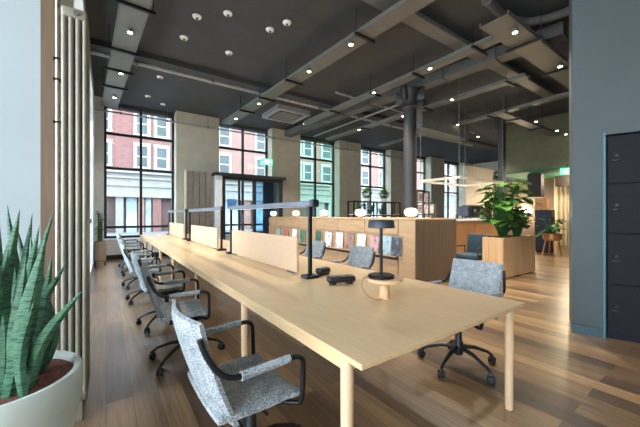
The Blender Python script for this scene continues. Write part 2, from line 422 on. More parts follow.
a, c = pixline((137, 0), (110.5, 104), TZ, 1.5, .3); tray('wide grey cable tray at far left of ceiling', a, c, TZ, .35, (.24, .46, .6, .75))
a, c = pixline((416, 4), (233, 120), TZ, .2, .6); tray('grey cable tray running above the desk screens', a, c, TZ, .3, (.16, .45, .62, .78))
a, c = pixline((497, 40), (345, 107), TZ, .3, 2.0); tray('grey cable tray passing just left of iron column head', a, c, TZ, .22, (.1, .3, .5, .75))
a, c = pixline((512, 82), (345, 135), TZ, .3, 1.0); tray('grey cable tray passing just right of iron column', a, c, TZ, .22, (.05, .35, .7))
a, c = pixline((574, 94), (389, 144), TZ, 0, .5); tray('grey cable tray above the far coffee bar', a, c, TZ, .22, (.3, .6))
tray('grey cable tray crossing right half of ceiling', (3.0, 3.22), (10.1, 3.16), 4.5, .24, ())
tray('wide grey cable tray by upper right ceiling corner', (4.75, 2.25), (10.0, 2.25), 4.22, .4, (.2, .5))
tray('grey cable tray leading towards olive bulkhead', (8.5, 3.86), (12.35, 3.86), 3.98, .24, (.2, .6))
# ducts and pipes
a, c = pixline((545, 44), (340, 118), 4.4, .3, 3.0)
d = c - a; L = d.length
t = thing('air_duct', 'boxed grey air duct crossing above iron column', 'air duct', a, math.atan2(d.y, d.x))
box((0, -.16, 0), (L, .16, .22), .01).build('duct_body', 'duct_grey', t, smooth=False)
for k in range(1, 8): box((L * k / 8 - .02, -.185, -.02), (L * k / 8 + .02, .185, .24)).build('flange', 'duct_grey', t, smooth=False)
t = thing('flexible_duct', 'grey flexible duct curling above upper right tray', 'air duct', (5.1, 2.36, 4.45))
pts = [(-.3, .0, .16), (0.25, .02, .15), (.7, -.05, .15), (.95, -.35, .15), (1.0, -.8, .15)]
q = MB().tube(pts, .07, 12, smooth=3); q.build('duct_hose', 'duct_grey', t)
rg = MB()
for p in pts: rg.lathe([(.08, -.02), (.08, .02)], p, 14)
rg.build('clamp_ring', 'galvanised', t)
def pipe(label, pts, r, fit=None):
    t = thing('ceiling_pipe', label, 'pipe', pts[0], 0, 'grey ceiling pipes')
    o = Vector(pts[0]); P = [Vector(p) - o for p in pts]
    MB().tube(P, r, 10).build('pipe_run', 'pipe_grey', t)
    n = fit or 5
    for k in range(n):
        hk = MB(); p = P[0].lerp(P[-1], (k + .5) / n)
        hk.tube([p, (p.x, p.y, CEIL - o.z - .004)], .006, 6); hk.tube([p - Vector((.02, 0, 0)), p + Vector((.02, 0, 0))], r * 1.5, 10)
        hk.build('pipe_hanger', 'galvanised', t)
pipe('pale grey pipe crossing ceiling in front of the windows', [(-.26, 7.6, 4.58), (14, 7.6, 4.58)], .05, 9)
pipe('thin grey sprinkler pipe close to the street windows', [(-.26, 10.6, 4.28), (14.5, 10.6, 4.28)], .026, 12)
pipe('thin grey pipe crossing ceiling behind iron column', [(5.0, 6.4, 4.58), (12, 6.4, 4.58)], .03, 6)
pipe('thin grey pipe running towards far windows', [(7.0, 5.2, 4.55), (7.0, 10.4, 4.55)], .03, 4)
# dark beam
struct('beam_1', box((-.27, 7.25, CEIL - .12), (20, 7.5, CEIL)), 'ceiling_paint', 'dark ceiling beam along the pale pipe', 'beam')
# ceiling cassette
p = at_z(286, 115, 4.62)
t = thing('ceiling_cassette', 'square grey air conditioning cassette on the ceiling', 'air conditioner', (p.x, p.y, 4.56))
cm = MB()
for s in (-1, 1):
    cm.box((s * .52 - .07, -.59, 0), (s * .52 + .07, .59, .14)); cm.box((-.45, s * .52 - .07, 0), (.45, s * .52 + .07, .14))
cm.build('cassette_rim', 'pipe_grey', t, smooth=False)
box((-.36, -.36, .0), (.36, .36, .14)).build('intake_grille', 'soffit_grey', t, smooth=False)
# spotlights
SPOT = []
def spot(u, v, z, label, watt=0):
    watt = 0 if watt < 0 else (60 if watt == 1 else (95 if watt == 2 else 175))
    p = at_z(u, v, z - .06)
    t = thing('spotlight', label, 'spotlight', (p.x, p.y, z - .004), 0, 'warm ceiling spotlights')
    MB().lathe([(.036, -.05), (.046, -.05), (.046, 0), (.0, 0)], n=16).build('housing', 'galvanised', t)
    MB().lathe([(0, -.056), (.034, -.054), (.036, -.04), (0, -.04)], n=16).build('lens', 'spot_glow', t)
    if watt:
        l = bpy.data.lights.new('spot_lamp', 'SPOT'); l.energy = watt; l.spot_size = math.radians(110); l.spot_blend = .8; l.shadow_soft_size = .05; l.color = (1, .91, .78)
        lo = bpy.data.objects.new('spot_lamp', l); C.objects.link(lo); lo.location = (0, 0, -.09); lo.parent = t
for u, v, L, w in [(130, 33, 'spotlight on far left tray, highest in view', 1), (121, 74, 'spotlight on far left tray, second of its row', 1), (114.5, 98, 'spotlight on far left tray nearest the windows', 1),
                   (351, 45, 'spotlight on central tray, nearest the viewer', 45), (309, 72, 'spotlight on central tray, second of its row', 0), (259, 104, 'spotlight on central tray, third of its row', 2), (236, 119, 'spotlight on central tray nearest the windows', 2),
                   (430, 69, 'spotlight just right of the iron column head', 45), (374, 93, 'spotlight just left of the iron column head', 30),
                   (452, 100, 'spotlight right of iron column on the lower tray', 40), (403, 116.5, 'spotlight touching left edge of iron column in view', 0), (359, 130, 'spotlight above the beige pillar by globe lamps', 0),
                   (441, 130, 'left spotlight of pair above coffee bar', 30), (458, 125, 'right spotlight of pair above coffee bar', -1), (478, 137, 'spotlight in front of the pale far wall', 30), (507, 112, 'spotlight above the square dark grey post', 40)]:
    spot(u, v, TZ, L, w)
spot(515, 33, 4.22, 'spotlight on wide upper right tray, nearer one', 40); spot(560, 67, 4.22, 'spotlight on wide upper right tray, farther one', 30)
spot(536, 122, 3.98, 'left spotlight in front of olive bulkhead', 30); spot(557, 131, 3.98, 'middle spotlight in front of olive bulkhead', 1); spot(566, 134.6, 3.98, 'right spotlight in front of olive bulkhead', -1)
spot(304, 124, TZ + .1, 'small spotlight just below the ceiling cassette', 0)
# little white ceiling sensors
for u, v, L in [(197, 18, 'white ceiling sensor left of the highest pair'), (228, 15, 'white ceiling sensor nearest top edge of view'), (184, 39, 'white ceiling sensor nearest the far left tray'), (270, 31, 'white ceiling sensor left of the central tray top'),
                (287, 24, 'white ceiling sensor closest to the central tray top'), (229, 54, 'white ceiling sensor above the pale crossing pipe'), (160, 78, 'white ceiling sensor under the pale crossing pipe'), (163, 105, 'white ceiling sensor above left street window'), (148, 97, 'white ceiling sensor between pipe and left window')]:
    p = at_z(u, v, CEIL - .03)
    t = thing('ceiling_sensor', L, 'sensor', (p.x, p.y, CEIL), 0, 'small white ceiling sensors')
    MB().lathe([(0, -.035), (.06, -.03), (.075, -.012), (.075, 0), (0, 0)], n=20).build('cover', 'white_paint', t)
    MB().lathe([(0, -.07), (.02, -.065), (.024, -.03), (0, -.03)], n=12).build('detector_tip', 'galvanised', t)
# iron column
ccx, ccy = 6.12, 4.87
cm = MB().lathe([(.24, 0), (.24, .08), (.18, .14), (.165, .2), (.155, 3.9), (.2, 3.95), (.17, 4.0), (.19, 4.2), (.27, 4.36), (.27, 4.372), (0, 4.372)], (ccx, ccy, 0), 28)
for k in range(4):
    cm.box((.14, -.03, 4.1), (.36, .03, 4.4), 0.01, Matrix.Translation((ccx, ccy, 0)) @ rotz(k * PI / 2 + .3))
struct('column', cm, 'iron_grey', 'round dark grey cast iron column with flared head', 'column')
for pl in bpy.data.objects['column'].data.polygons: pl.use_smooth = True
bpy.data.objects['column'].data.set_sharp_from_angle(angle=.7)
# exit signs
def exit_sign(label, loc, rz, w, h):
    t = thing('exit_sign', label, 'sign', loc, rz)
    box((-w / 2, -.02, -h / 2), (w / 2, .02, h / 2), .006).build('sign_box', 'exit_green', t, smooth=False)
    m = MB()
    # running figure, door and arrow
    k = h
    m.lathe([(0, 0), (.07 * k, 0), (.07 * k, .004), (0, .004)], n=10, mtx=Matrix.Translation((-.12 * w, -.021, .28 * k)) @ Matrix.Rotation(PI / 2, 4, 'X'))
    for a, b2 in (((-.13, .2), (-.16, -.05)), ((-.16, -.05), (-.08, -.2)), ((-.08, -.2), (-.12, -.36)), ((-.16, -.05), (-.24, -.16)), ((-.24, -.16), (-.32, -.14)), ((-.13, .16), (-.04, .05)), ((-.13, .16), (-.24, .04))):
        m.tube([(a[0] * w, -.023, a[1] * k), (b2[0] * w, -.023, b2[1] * k)], .045 * k, 6)
    m.box((.02 * w, -.026, -.36 * k), (.12 * w, -.02, .36 * k)); m.box((.2 * w, -.026, -.06 * k), (.4 * w, -.02, .06 * k))
    m.tube([(.3 * w, -.023, .2 * k), (.41 * w, -.023, 0), (.3 * w, -.023, -.2 * k)], .05 * k, 6)
    m.build('pictogram', 'exit_white', t)
    MB().tube([(0, 0, h / 2), (0, 0, h / 2 + .12)], .012, 8).build('sign_hanger', 'black_metal', t)
exit_sign('green exit sign hanging above the glass lobby', (4.95, 10.55, 3.32), 0, .45, .22)
r = ray(567); exit_sign('green exit sign on the olive bulkhead at right', (12.36, 12.36 * r[1] / r[0], 1.32 + 44 * (12.36 / r[0]) / F), -PI / 2, .36, .2)

# ================================================================== GLASS LOBBY
t = thing('glass_lobby', 'black framed glass entrance lobby in front of street window', 'lobby', (4.2, 10.0, 0))
X0, X1 = -1.05, 1.06
fm = MB()
for x in (X0, .02, X1): fm.box((x - .05, -.05, 0), (x + .05, .05, 2.62))
for z in (.06, 2.55): fm.box((X0, -.045, z - .06), (X1, .045, z + .06))
fm.box((X0 + .5, -.03, .1), (X0 + .56, .03, 2.5))
fm.build('lobby_frame', 'window_metal', t, smooth=False)
box((X0 - .28, -.12, 2.6), (X1 + .16, .7, 2.7)).build('lobby_roof', 'window_metal', t, smooth=False)
box((X0, -.008, .1), (.0, .008, 2.5)).build('pane', 'clear_glass', t, smooth=False)
box((.05, -.008, .1), (X1, .008, 2.5)).build('pane', 'blue_glass', t, smooth=False)
box((X1 - .45, .55, 0), (X1 - .03, .6, 2.6)).build('blue_panel', 'monitor_grey', t, smooth=False)
box((X0 - .26, -.04, 0), (X0 - .05, .6, 2.6)).build('side_panel', 'plaster_grey', t, smooth=False)
hm = MB().tube([(X0 + .62, -.05, .9), (X0 + .62, -.09, .95), (X0 + .62, -.09, 1.3), (X0 + .62, -.05, 1.35)], .015, 8); hm.build('pull_handle', 'galvanised', t)
box((X0 + .12, -.02, 1.55), (X0 + .42, -.012, 1.85)).build('notice', 'notice_blue', t, smooth=False)['label'] = 'small blue notice on the glass'
t = thing('partition_panel', 'tall grey brown folding partition left of glass lobby', 'partition', (2.42, 10.1, 0))
for k in range(4): box((-.38 + k * .19, -.04, .02), (-.2 + k * .19, .04, 2.7), .01).build('leaf_panel', 'curtain_grey', t, smooth=False)
box((-.43, -.05, 0), (-.385, .05, 2.72)).build('end_post', 'plaster_beige', t, smooth=False)

# ================================================================== TABLE
TX0, TX1, TY0, TY1, TZT = .81, 2.275, .872, 10.35, .74
t = thing('communal_table', 'very long pale oak shared work table with round legs', 'table', (TX0, TY0, 0))
W, LN = TX1 - TX0, TY1 - TY0
seams = [0, 1.42, 4.07, 6.72, LN]
for a, c in zip(seams, seams[1:]):
    box((0, a + .0015, TZT - .025), (W, c - .0015, TZT), .003).build('tabletop', 'table_oak', t, smooth=False)
for x in (0.002, W - .024): box((x, .13, TZT - .068), (x + .022, LN - .1, TZT - .0255)).build('apron', 'table_oak', t, smooth=False)
cb = MB()
for y in (.12, 1.3, 2.7, 4.1, 5.5, 6.9, LN - .16): cb.box((.02, y - .02, TZT - .07), (W - .02, y + .02, TZT - .0255))
cb.build('cross_rail', 'table_oak', t, smooth=False)
for y in (.12, 1.28, 2.7, 4.17, 5.5, 6.9, 8.1, LN - .12):
    for x in (.026, W - .026):
        MB().lathe([(.024, 0), (.0255, .01), (.0285, .6), (.0285, TZT - .0005), (0, TZT - .0005)], (x, y - (.03 if x > 1 and y < .2 else 0), 0), 20).build('leg', 'leg_oak', t)
CXT = 1.5425
# desk screens
for y0, y1, L in [(2.58, 4.46, 'pale peach desk screen at near end of the table'), (5.2, 7.1, 'pale peach desk screen in middle of the table'), (7.93, 9.9, 'pale peach desk screen at far end of the table')]:
    t = thing('desk_screen', L, 'desk screen', (CXT, (y0 + y1) / 2, TZT), 0, 'desk screens along the table')
    hl = (y1 - y0) / 2
    box((-.014, -hl, .012), (.014, hl, .36), .006).build('screen_panel', 'screen_felt', t, smooth=False)
    for y in (-hl + .12, hl - .12): box((-.03, y - .05, 0), (.03, y + .05, .013)).build('screen_foot', 'galvanised', t, smooth=False)
# long bar lamps
for y0, y1, L in [(2.36, 4.53, 'grey linear lamp on black posts over near desk screen'), (5.0, 7.3, 'grey linear lamp on black posts over middle desk screen'), (7.7, 10.05, 'grey linear lamp on black posts over far desk screen')]:
    t = thing('linear_desk_lamp', L, 'lamp', (CXT, y0, TZT), 0, 'linear lamps along the table')
    ln = y1 - y0
    box((-.028, -.04, .66), (.028, ln + .04, .712), .006).build('light_bar', 'bar_metal', t, smooth=False)
    box((-.034, -.1, .652), (.034, -.04, .72), .008).build('end_cap', 'black_plastic', t, smooth=False)
    box((-.015, .05, .656), (.015, ln - .05, .661)).build('diffuser', 'white_paint', t, smooth=False)
    for y in (0, ln):
        p = box((-.016, y - .016, .02), (.016, y + .016, .66), .004).build('post', 'black_metal', t, smooth=False)
        box((-.07, y - .06, 0), (.07, y + .06, .03), .01).build('post_foot', 'black_metal', p, smooth=False)
# table pedestal with tray + lamp
px, py = 1.585, 1.48
t = thing('pedestal_tray', 'round pale wood raised tray on thick stem standing on table', 'stand', (px, py, TZT))
MB().lathe([(.034, 0), (.036, .01), (.031, .12), (0, .12)], n=24).build('stem', 'tray_oak', t)
MB().lathe([(0, .118), (.118, .118), (.126, .126), (.126, .138), (.12, .144), (0, .144)], n=40).build('tray', 'tray_oak', t)
t = thing('table_lamp', 'black table lamp with flat drum shade on wooden tray', 'lamp', (px - .012, py + .018, TZT + .144))
MB().lathe([(0, 0), (.088, 0), (.09, .006), (.09, .016), (.084, .022), (0, .022)], n=36).build('base', 'black_metal', t)
MB().tube([(0, 0, .02), (0, 0, .36)], .011, 14).build('stem', 'black_metal', t)
MB().lathe([(0, .402), (.083, .4), (.088, .395), (.094, .348), (.09, .346), (.083, .388), (0, .39)], n=40).build('shade', 'shade_black', t)
MB().lathe([(.01, .36), (.026, .362), (.026, .388), (.01, .39)], n=16).build('lamp_holder', 'black_plastic', t)
o = MB().tube([(px - .105, py + .06, TZT + .156), (px - .14, py + .08, TZT + .135), (px - .15, py + .07, TZT + .08), (px - .13, py + .04, TZT + .03), (px - .09, py + .0, TZT + .006), (px - .045, py - .02, TZT + .006)], .0055, 8, smooth=2).build('lamp_cord', 'cord_beige')
tag(o, 'beige lamp cord drooping from wooden tray to table', 'cord')
# socket blocks
def socket_block(label, x, y, rz, sx, sy):
    t = thing('socket_block', label, 'power socket', (x, y, TZT), rz, 'black socket blocks on the table')
    MB().box((-sx, -sy, .018), (sx, sy, .07), .02, seg=3).build('housing', 'black_plastic', t)
    for s in (-1, 1): MB().lathe([(.03, 0), (.034, .012), (.03, .03), (0, .03)], (s * sx * .62, 0, 0), 16).build('foot', 'black_plastic', t)
    mm = MB()
    for s in (-1, 0, 1): mm.box((s * sx * .55 - .02, -sy * .6, .0695), (s * sx * .55 + .02, sy * .6, .073), .002)
    mm.build('socket_plate', 'bar_metal', t, smooth=False)
p = at_z(323, 275, TZT); socket_block('small black socket block right beside the lamp post foot', p.x, p.y, math.radians(12), .075, .042)
p = at_z(341, 284, TZT); socket_block('long black socket block between lamp post and wooden tray', p.x, p.y, math.radians(-20), .12, .045)

# ================================================================== SWIVEL CHAIR (faces +x)
def make_chair(label):
    t = thing('swivel_chair', label, 'chair', (0, 0, 0), 0, 'grey tweed swivel chairs around the table')
    def seat(u, v):
        x = -.19 + u * .41; y = (v - .5) * .49
        z = .455 + .012 * math.sin(u * PI) * -1 + (.02 * (2 * v - 1) ** 2) - .03 * max(0, u - .75) ** 1.0 * 2
        return (x, y, z), (0, 0, 1)
    MB().sheet(seat, 12, 12, .05).build('seat', 'tweed', t)
    def back(u, v):
        z = .43 + u * .455; y = (v - .5) * (.49 - .03 * u)
        x = -.15 - .145 * u - .012 * math.sin(u * PI) + .05 * (2 * v - 1) ** 2 * (.8)
        return (x, y, z), (1, -.25 * (2 * v - 1), .34)
    MB().sheet(back, 12, 12, .04).build('backrest', 'tweed', t)
    for s in (-1, 1):
        arm = MB().tube([(-.262, s * .238, .83), (-.245, s * .246, .77), (-.205, s * .264, .695), (-.155, s * .279, .66), (-.1, s * .283, .655), (.12, s * .284, .665), (.165, s * .284, .665), (.195, s * .282, .645), (.2, s * .28, .6), (.2, s * .272, .44), (.19, s * .25, .418), (.12, s * .16, .415)], .0125, 10, smooth=2).build('armrest', 'black_metal', t)
        MB().tube([(-.11, s * .283, .657), (0, s * .2835, .661), (.12, s * .284, .666)], .02, 12, smooth=1).build('arm_sleeve', 'tweed', arm)
    bx = .06
    MB().box((-.1, -.1, .36), (.16, .1, .425), .015).build('tilt_mechanism', 'black_plastic', t)
    MB().tube([(.05, -.1, .39), (.05, -.2, .395)], .008, 8).build('height_lever', 'black_plastic', t)
    MB().lathe([(.035, .1), (.04, .12), (.04, .2), (.03, .22), (.028, .36), (0, .36)], (bx, 0, 0), n=18).build('gas_column', 'black_plastic', t)
    for k in range(5):
        a = 2 * PI * k / 5 + .1
        lg = MB().tube([(.03 * math.cos(a) + bx, .03 * math.sin(a), .165), (.15 * math.cos(a) + bx, .15 * math.sin(a), .15), (.27 * math.cos(a) + bx, .27 * math.sin(a), .105), (.31 * math.cos(a) + bx, .31 * math.sin(a), .075)], [.02, .017, .013, .012], 8).build('base_leg', 'black_plastic', t)
        cs = MB(); M = Matrix.Translation((.315 * math.cos(a) + bx, .315 * math.sin(a), .031)) @ rotz(a + .6)
        for s in (-1, 1): cs.lathe([(0, -.011), (.024, -.011), (.03, -.006), (.03, .006), (.024, .011), (0, .011)], (0, 0, 0), 16, M @ Matrix.Translation((0, s * .016, 0)) @ Matrix.Rotation(PI / 2, 4, 'X'))
        cs.box((-.02, -.012, .0), (.02, .012, .045), .006, M)
        cs.build('caster', 'black_plastic', lg)
    return t
LEFT = [(.555, 1.5, 2, 'grey tweed swivel chair nearest the viewer, seat in full view'), (.55, 3.0, -4, 'second grey swivel chair from the viewer along table left side'), (.54, 4.12, 3, 'third grey swivel chair from the viewer along table left side'),
        (.48, 5.45, -2, 'fourth grey swivel chair from the viewer along table left side'), (.48, 6.6, 3, 'fifth grey swivel chair from the viewer along table left side'), (.5, 8.0, -4, 'sixth grey swivel chair from the viewer along table left side'), (.5, 9.15, 2, 'grey swivel chair closest to the windows on table left side')]
RIGHT = [(2.6, 1.5, 181, 'grey swivel chair at near right corner of the table'), (2.62, 3.1, 178, 'grey swivel chair across the table behind the black lamp'), (2.62, 4.2, 183, 'grey swivel chair across the table beside near lamp post')]
proto = None
for i, (x, y, rz, L) in enumerate(LEFT + RIGHT):
    if proto is None: o = proto = make_chair(L)
    else: o = copy_tree(proto)
    o['label'] = L; o.location = (x, y, 0); o.rotation_euler = (0, 0, math.radians(rz))

# ================================================================== DISPLAY UNIT WITH MAGAZINES
UX, UY0, UY1, UXB, UH = 4.6, 3.55, 9.55, 5.92, 1.255
t = thing('display_unit', 'long oak magazine display unit topped with globe lamps', 'cabinet', (UX, UY0, 0))
LU = UY1 - UY0
box((.06, 0, .06), (UXB - UX, LU, UH - .03)).build('carcass', 'unit_oak', t, smooth=False)
box((.1, .02, 0), (UXB - UX - .04, LU - .02, .06)).build('plinth', 'dark_brown', t, smooth=False)
box((-.01, -.01, UH - .03), (UXB - UX, LU, UH), .004).build('unit_top', 'unit_oak', t, smooth=False)
box((0, .0, 0.0), (.06, .38, UH - .03)).build('end_panel', 'unit_oak', t, smooth=False)
ss = MB()
for k in range(18): ss.box((.0 + k * .0733, -.02, .02), (.068 + k * .0733, .0, UH - .03), .003)
ss.build('slatted_end', 'grey_oak', t, smooth=False)
nb = 6; bw = (LU - .42) / nb
for k in range(nb):
    y = .4 + k * bw
    m = MB().box((.0, y, .95), (.06, y + bw - .015, UH - .03))      # top rail
    m.build('rail', 'unit_oak', t, smooth=False)
    MB().box((-.0, y, .53), (.02, y + bw - .015, .96), .003, Matrix.Translation((.02, 0, .0))).build('display_flap', 'unit_oak', t, smooth=False)
    MB().box((-.06, y, .505), (.06, y + bw - .015, .53), .003).build('ledge', 'unit_oak', t, smooth=False)
    MB().box((.0, y, .08), (.03, y + bw - .015, .44), .004).build('lower_door', 'unit_oak', t, smooth=False)
    box((.03, y, .44), (.058, y + bw - .015, .505)).build('gap_shade_strip', 'dark_brown', t, smooth=False)  # solid dark strip, the shade below the ledge put into its colour
# magazines
MAGS = [(397, 'mag_dark', 'dark slate magazine nearest the unit corner'), (387.5, 'mag_teal', 'pale teal magazine second from the unit corner'), (375, 'mag_rose', 'dusty rose magazine right of the black lamp stem'), (362, 'mag_white', 'white magazine left of the black lamp stem'),
        (350.5, 'mag_brown', 'brown magazine between two pale ones'), (340, 'mag_lilac', 'lilac white magazine above the long socket block'), (329, 'mag_photo', 'white magazine with blue patch right of dark green one'), (319, 'mag_green', 'dark green magazine just right of near lamp post'),
        (303, 'mag_emerald', 'emerald magazine just left of near lamp post'), (295, 'mag_white', 'white magazine above the near end of desk screen'), (286, 'mag_red', 'red magazine behind the desk screen top'), (279, 'mag_teal', 'blue teal magazine behind the desk screen top')]
for n_, a_, c_ in [('mag_dark', (50, 52, 66), (120, 110, 124)), ('mag_teal', (160, 184, 190), (112, 140, 156)), ('mag_rose', (190, 150, 150), (110, 84, 84)), ('mag_white', (236, 236, 240), (190, 190, 206)), ('mag_brown', (150, 120, 108), (96, 76, 70)),
                   ('mag_lilac', (226, 220, 236), (166, 150, 196)), ('mag_photo', (236, 234, 238), (90, 96, 140)), ('mag_green', (52, 84, 70), (90, 120, 100)), ('mag_emerald', (60, 110, 92), (120, 150, 136)), ('mag_red', (176, 104, 94), (206, 150, 136))]:
    m, nt, b = base_mat(n_, a_, .35); nn = noise(nt, coords(nt), 9, 2); r = ramp(nt, [(.45, a_), (.6, c_)]); nt.links.new(nn.outputs[0], r.inputs[0]); nt.links.new(r.outputs[0], b.inputs['Base Color'])
for u, mt, L in MAGS:
    r = ray(u); y = UX * r[1] / r[0]
    t = thing('magazine', L, 'magazine', (UX - .036, y, .532), 0, 'magazines on the display unit')
    M = Matrix.Rotation(math.radians(5), 4, 'Y')
    hh, ww = .375, .13
    MB().box((-.005, -ww, 0), (.0, ww, hh), 0, M).build('cover', mt, t, smooth=False)
    MB().box((.0, -ww + .003, .002), (.012, ww - .003, hh - .002), 0, M).build('pages', 'white_paint', t, smooth=False)
# globe lamps on the unit
for u, L, s in [(411, 'globe lamp nearest the unit corner', 1.0), (360.5, 'globe lamp above the white magazine', 1.0), (324, 'globe lamp right of near lamp post', .9), (296, 'globe lamp above near desk screen, right one', .9), (273.5, 'globe lamp nearest the glass lobby', .9)]:
    r = ray(u); x = UX + .16; y = x * r[1] / r[0]
    t = thing('globe_lamp', 'glowing white squat ' + L, 'lamp', (x, y, UH), 0, 'globe lamps on the display unit')
    MB().lathe([(0, 0), (.055, 0), (.06, .01), (.05, .035), (0, .035)], n=24).build('base', 'globe_wood', t)
    k = 1.05 * s
    MB().lathe([(0, .035), (.06 * k, .036), (.1 * k, .055), (.122 * k, .1), (.122 * k, .13), (.1 * k, .175), (.06 * k, .195), (0, .2)], n=28).build('globe', 'globe_glow', t)
r = ray(265); x = UX + .15
t = thing('wooden_bin', 'round brown wooden bin at far end of display unit', 'bin', (x + .1, UY1 + .2, 0))
MB().lathe([(.16, 0), (.17, .02), (.17, 1.2), (.16, 1.22), (.14, 1.22), (.14, 1.1), (0, 1.1)], n=28).build('barrel', 'orange_slats', t)
MB().lathe([(.172, .98), (.176, .98), (.176, 1.02), (.172, 1.02)], n=28).build('hoop', 'dark_brown', t)

# ================================================================== COFFEE BAR
t = thing('coffee_bar', 'timber slatted coffee bar with white counter top', 'counter', (6.6, 4.6, 0))
sl = MB()
for k in range(36): sl.box((k * .1, -.02, .06), (k * .1 + .092, 0, 1.15), .004)
sl.build('slat_front', 'orange_slats', t, smooth=False)
box((0, 0, 0), (3.6, .8, 1.15)).build('carcass', 'grey_oak', t, smooth=False)
box((-.02 + .1, -.06, 1.15), (3.64, .84, 1.2), .006).build('counter_top', 'white_paint', t, smooth=False)
def on_bar(u, Y): r = ray(u); return Vector((Y * r[0] / r[1], Y, 1.2))
p = on_bar(463, 5.1)
t = thing('monitor', 'grey flat monitor standing on the coffee bar', 'monitor', p, math.radians(-25))
box((-.17, -.015, .1), (.17, .015, .38), .006).build('display', 'monitor_grey', t, smooth=False)
MB().tube([(0, .02, .01), (0, .02, .2)], .014, 8).build('neck', 'black_plastic', t); box((-.09, -.06, 0), (.09, .08, .012)).build('stand_foot', 'black_plastic', t, smooth=False)
p = on_bar(473, 5.1)
t = thing('coffee_machine', 'black coffee machine with chrome parts on the bar', 'coffee machine', p, math.radians(-10))
box((-.3, -.15, .06), (.3, .2, .4), .02).build('body', 'black_plastic', t, smooth=False)
box((-.28, -.24, .02), (.28, .1, .06)).build('drip_tray', 'galvanised', t, smooth=False)
for x in (-.14, .14): MB().tube([(x, -.18, .3), (x, -.18, .2)], .035, 12).build('group_head', 'galvanised', t)
for x in (-.25, .25): MB().tube([(x, -.1, 0), (x, -.1, .06)], .02, 8).build('foot', 'black_metal', t)
box((-.28, -.1, .4), (.28, .18, .43)).build('cup_rail', 'galvanised', t, smooth=False)
p = on_bar(487, 4.9)
t = thing('coffee_grinder', 'black coffee grinder at right end of bar', 'grinder', p)
box((-.09, -.12, 0), (.09, .12, .32), .02).build('body', 'black_plastic', t, smooth=False)
MB().lathe([(.04, .32), (.09, .46), (.09, .48), (0, .48)], n=16).build('hopper', 'dark_brown', t)
p = on_bar(457, 5.0)
t = thing('cup_stack', 'dark stacked cups at left end of bar', 'cups', (p.x, 5.0, 1.2)); m = MB()
for k in range(4): m.lathe([(.028, 0), (.04, .06), (.036, .06), (0, .01)], (0, 0, k * .025), 14)
m.build('cups', 'dark_brown', t)
# suspended rectangular pendant
t = thing('bar_pendant', 'pale rectangular bar pendant hung on thin rods', 'pendant light', (6.95, 4.08, 2.2))
fm = MB()
for y in (0, 1.1): fm.box((0, y - .025, 0), (2.2, y + .025, .06))
for x in (0, 2.2): fm.box((x - .025, 0, 0), (x + .025, 1.1, .06))
fm.build('light_frame', 'pendant_glow', t, smooth=False)
for x in (0, 2.2):
    for y in (0, 1.1): MB().tube([(x, y, .06), (x, y, CEIL - 2.204)], .008, 6).build('hanging_rod', 'galvanised', t)

# ================================================================== PLANTER, ARMCHAIR, STOOL
def leaf_blade(m, base, tip, w, droop=.1, n=5, up=Vector((0, 0, 1))):
    base, tip = Vector(base), Vector(tip); d = tip - base; L = d.length
    side = d.cross(up)
    if side.length < 1e-4: side = Vector((1, 0, 0))
    side.normalize(); nrm = side.cross(d).normalized(); rows = []
    for i in range(n + 1):
        s = i / n; wd = w * math.sin(PI * min(1, .08 + .92 * s) ** .8) * .5 if i < n else .001
        c = base + d * s + up * (-droop * L * s * s) + nrm * 0
        rows.append([m.bm.verts.new(c - side * wd + nrm * wd * .25), m.bm.verts.new(c), m.bm.verts.new(c + side * wd + nrm * wd * .25)])
    for a, b in zip(rows, rows[1:]):
        for k in range(2): m.bm.faces.new((a[k], a[k + 1], b[k + 1], b[k]))
PX0, PX1, PY0, PY1, PH = 6.62, 8.2, 2.95, 3.35, .85
t = thing('timber_planter', 'tall slatted timber planter box holding leafy plants', 'planter', (PX0, PY0, 0))
pm = MB(); w_, d_ = PX1 - PX0, PY1 - PY0
pm.box((.01, .01, 0), (w_ - .01, d_ - .01, PH - .05)); pm.build('liner', 'dark_brown', t, smooth=False)
sm = MB()
for k in range(11): sm.box((k * w_ / 11, -.012, .02), ((k + 1) * w_ / 11 - .004, .012, PH)); sm.box((k * w_ / 11, d_ - .012, .02), ((k + 1) * w_ / 11 - .004, d_ + .012, PH))
for k in range(3): sm.box((-.012, k * d_ / 3, .02), (.012, (k + 1) * d_ / 3 - .004, PH)); sm.box((w_ - .012, k * d_ / 3, .02), (w_ + .012, (k + 1) * d_ / 3 - .004, PH))
sm.build('slat_panel', 'ply_slats', t, smooth=False)
box((.02, .02, PH - .05), (w_ - .02, d_ - .02, PH - .03)).build('soil', 'soil', t, smooth=False)
def bush(name, label, x, y, z, h, rad, n, lw, ll, mat, seed, group=None):
    rnd = random.Random(seed)
    t = thing(name, label, 'plant', (x, y, z), 0, group)
    st, lf = MB(), MB()
    for k in range(n):
        a = rnd.random() * 2 * PI; rr = rad * rnd.random() ** .6; hh = h * (.25 + .75 * rnd.random())
        top = Vector((rr * math.cos(a), rr * math.sin(a), hh)); b0 = Vector((.05 * math.cos(a), .05 * math.sin(a), 0))
        st.tube([b0, b0.lerp(top, .5) + Vector((0, 0, h * .08)), top], .007, 5)
        a2 = a + rnd.uniform(-1, 1)
        tip = top + Vector((math.cos(a2), math.sin(a2), rnd.uniform(-.3, .35))).normalized() * ll * rnd.uniform(.7, 1.15)
        leaf_blade(lf, top, tip, lw * rnd.uniform(.7, 1.1), .22)
    st.build('stems', 'deep_leaf', t); lf.build('foliage', mat, t)
bush('leafy_plant', 'large bright green broad leaved plant in timber planter', 7.1, 3.17, PH - .03, 1.25, .36, 90, .26, .3, 'bright_leaf', 3)
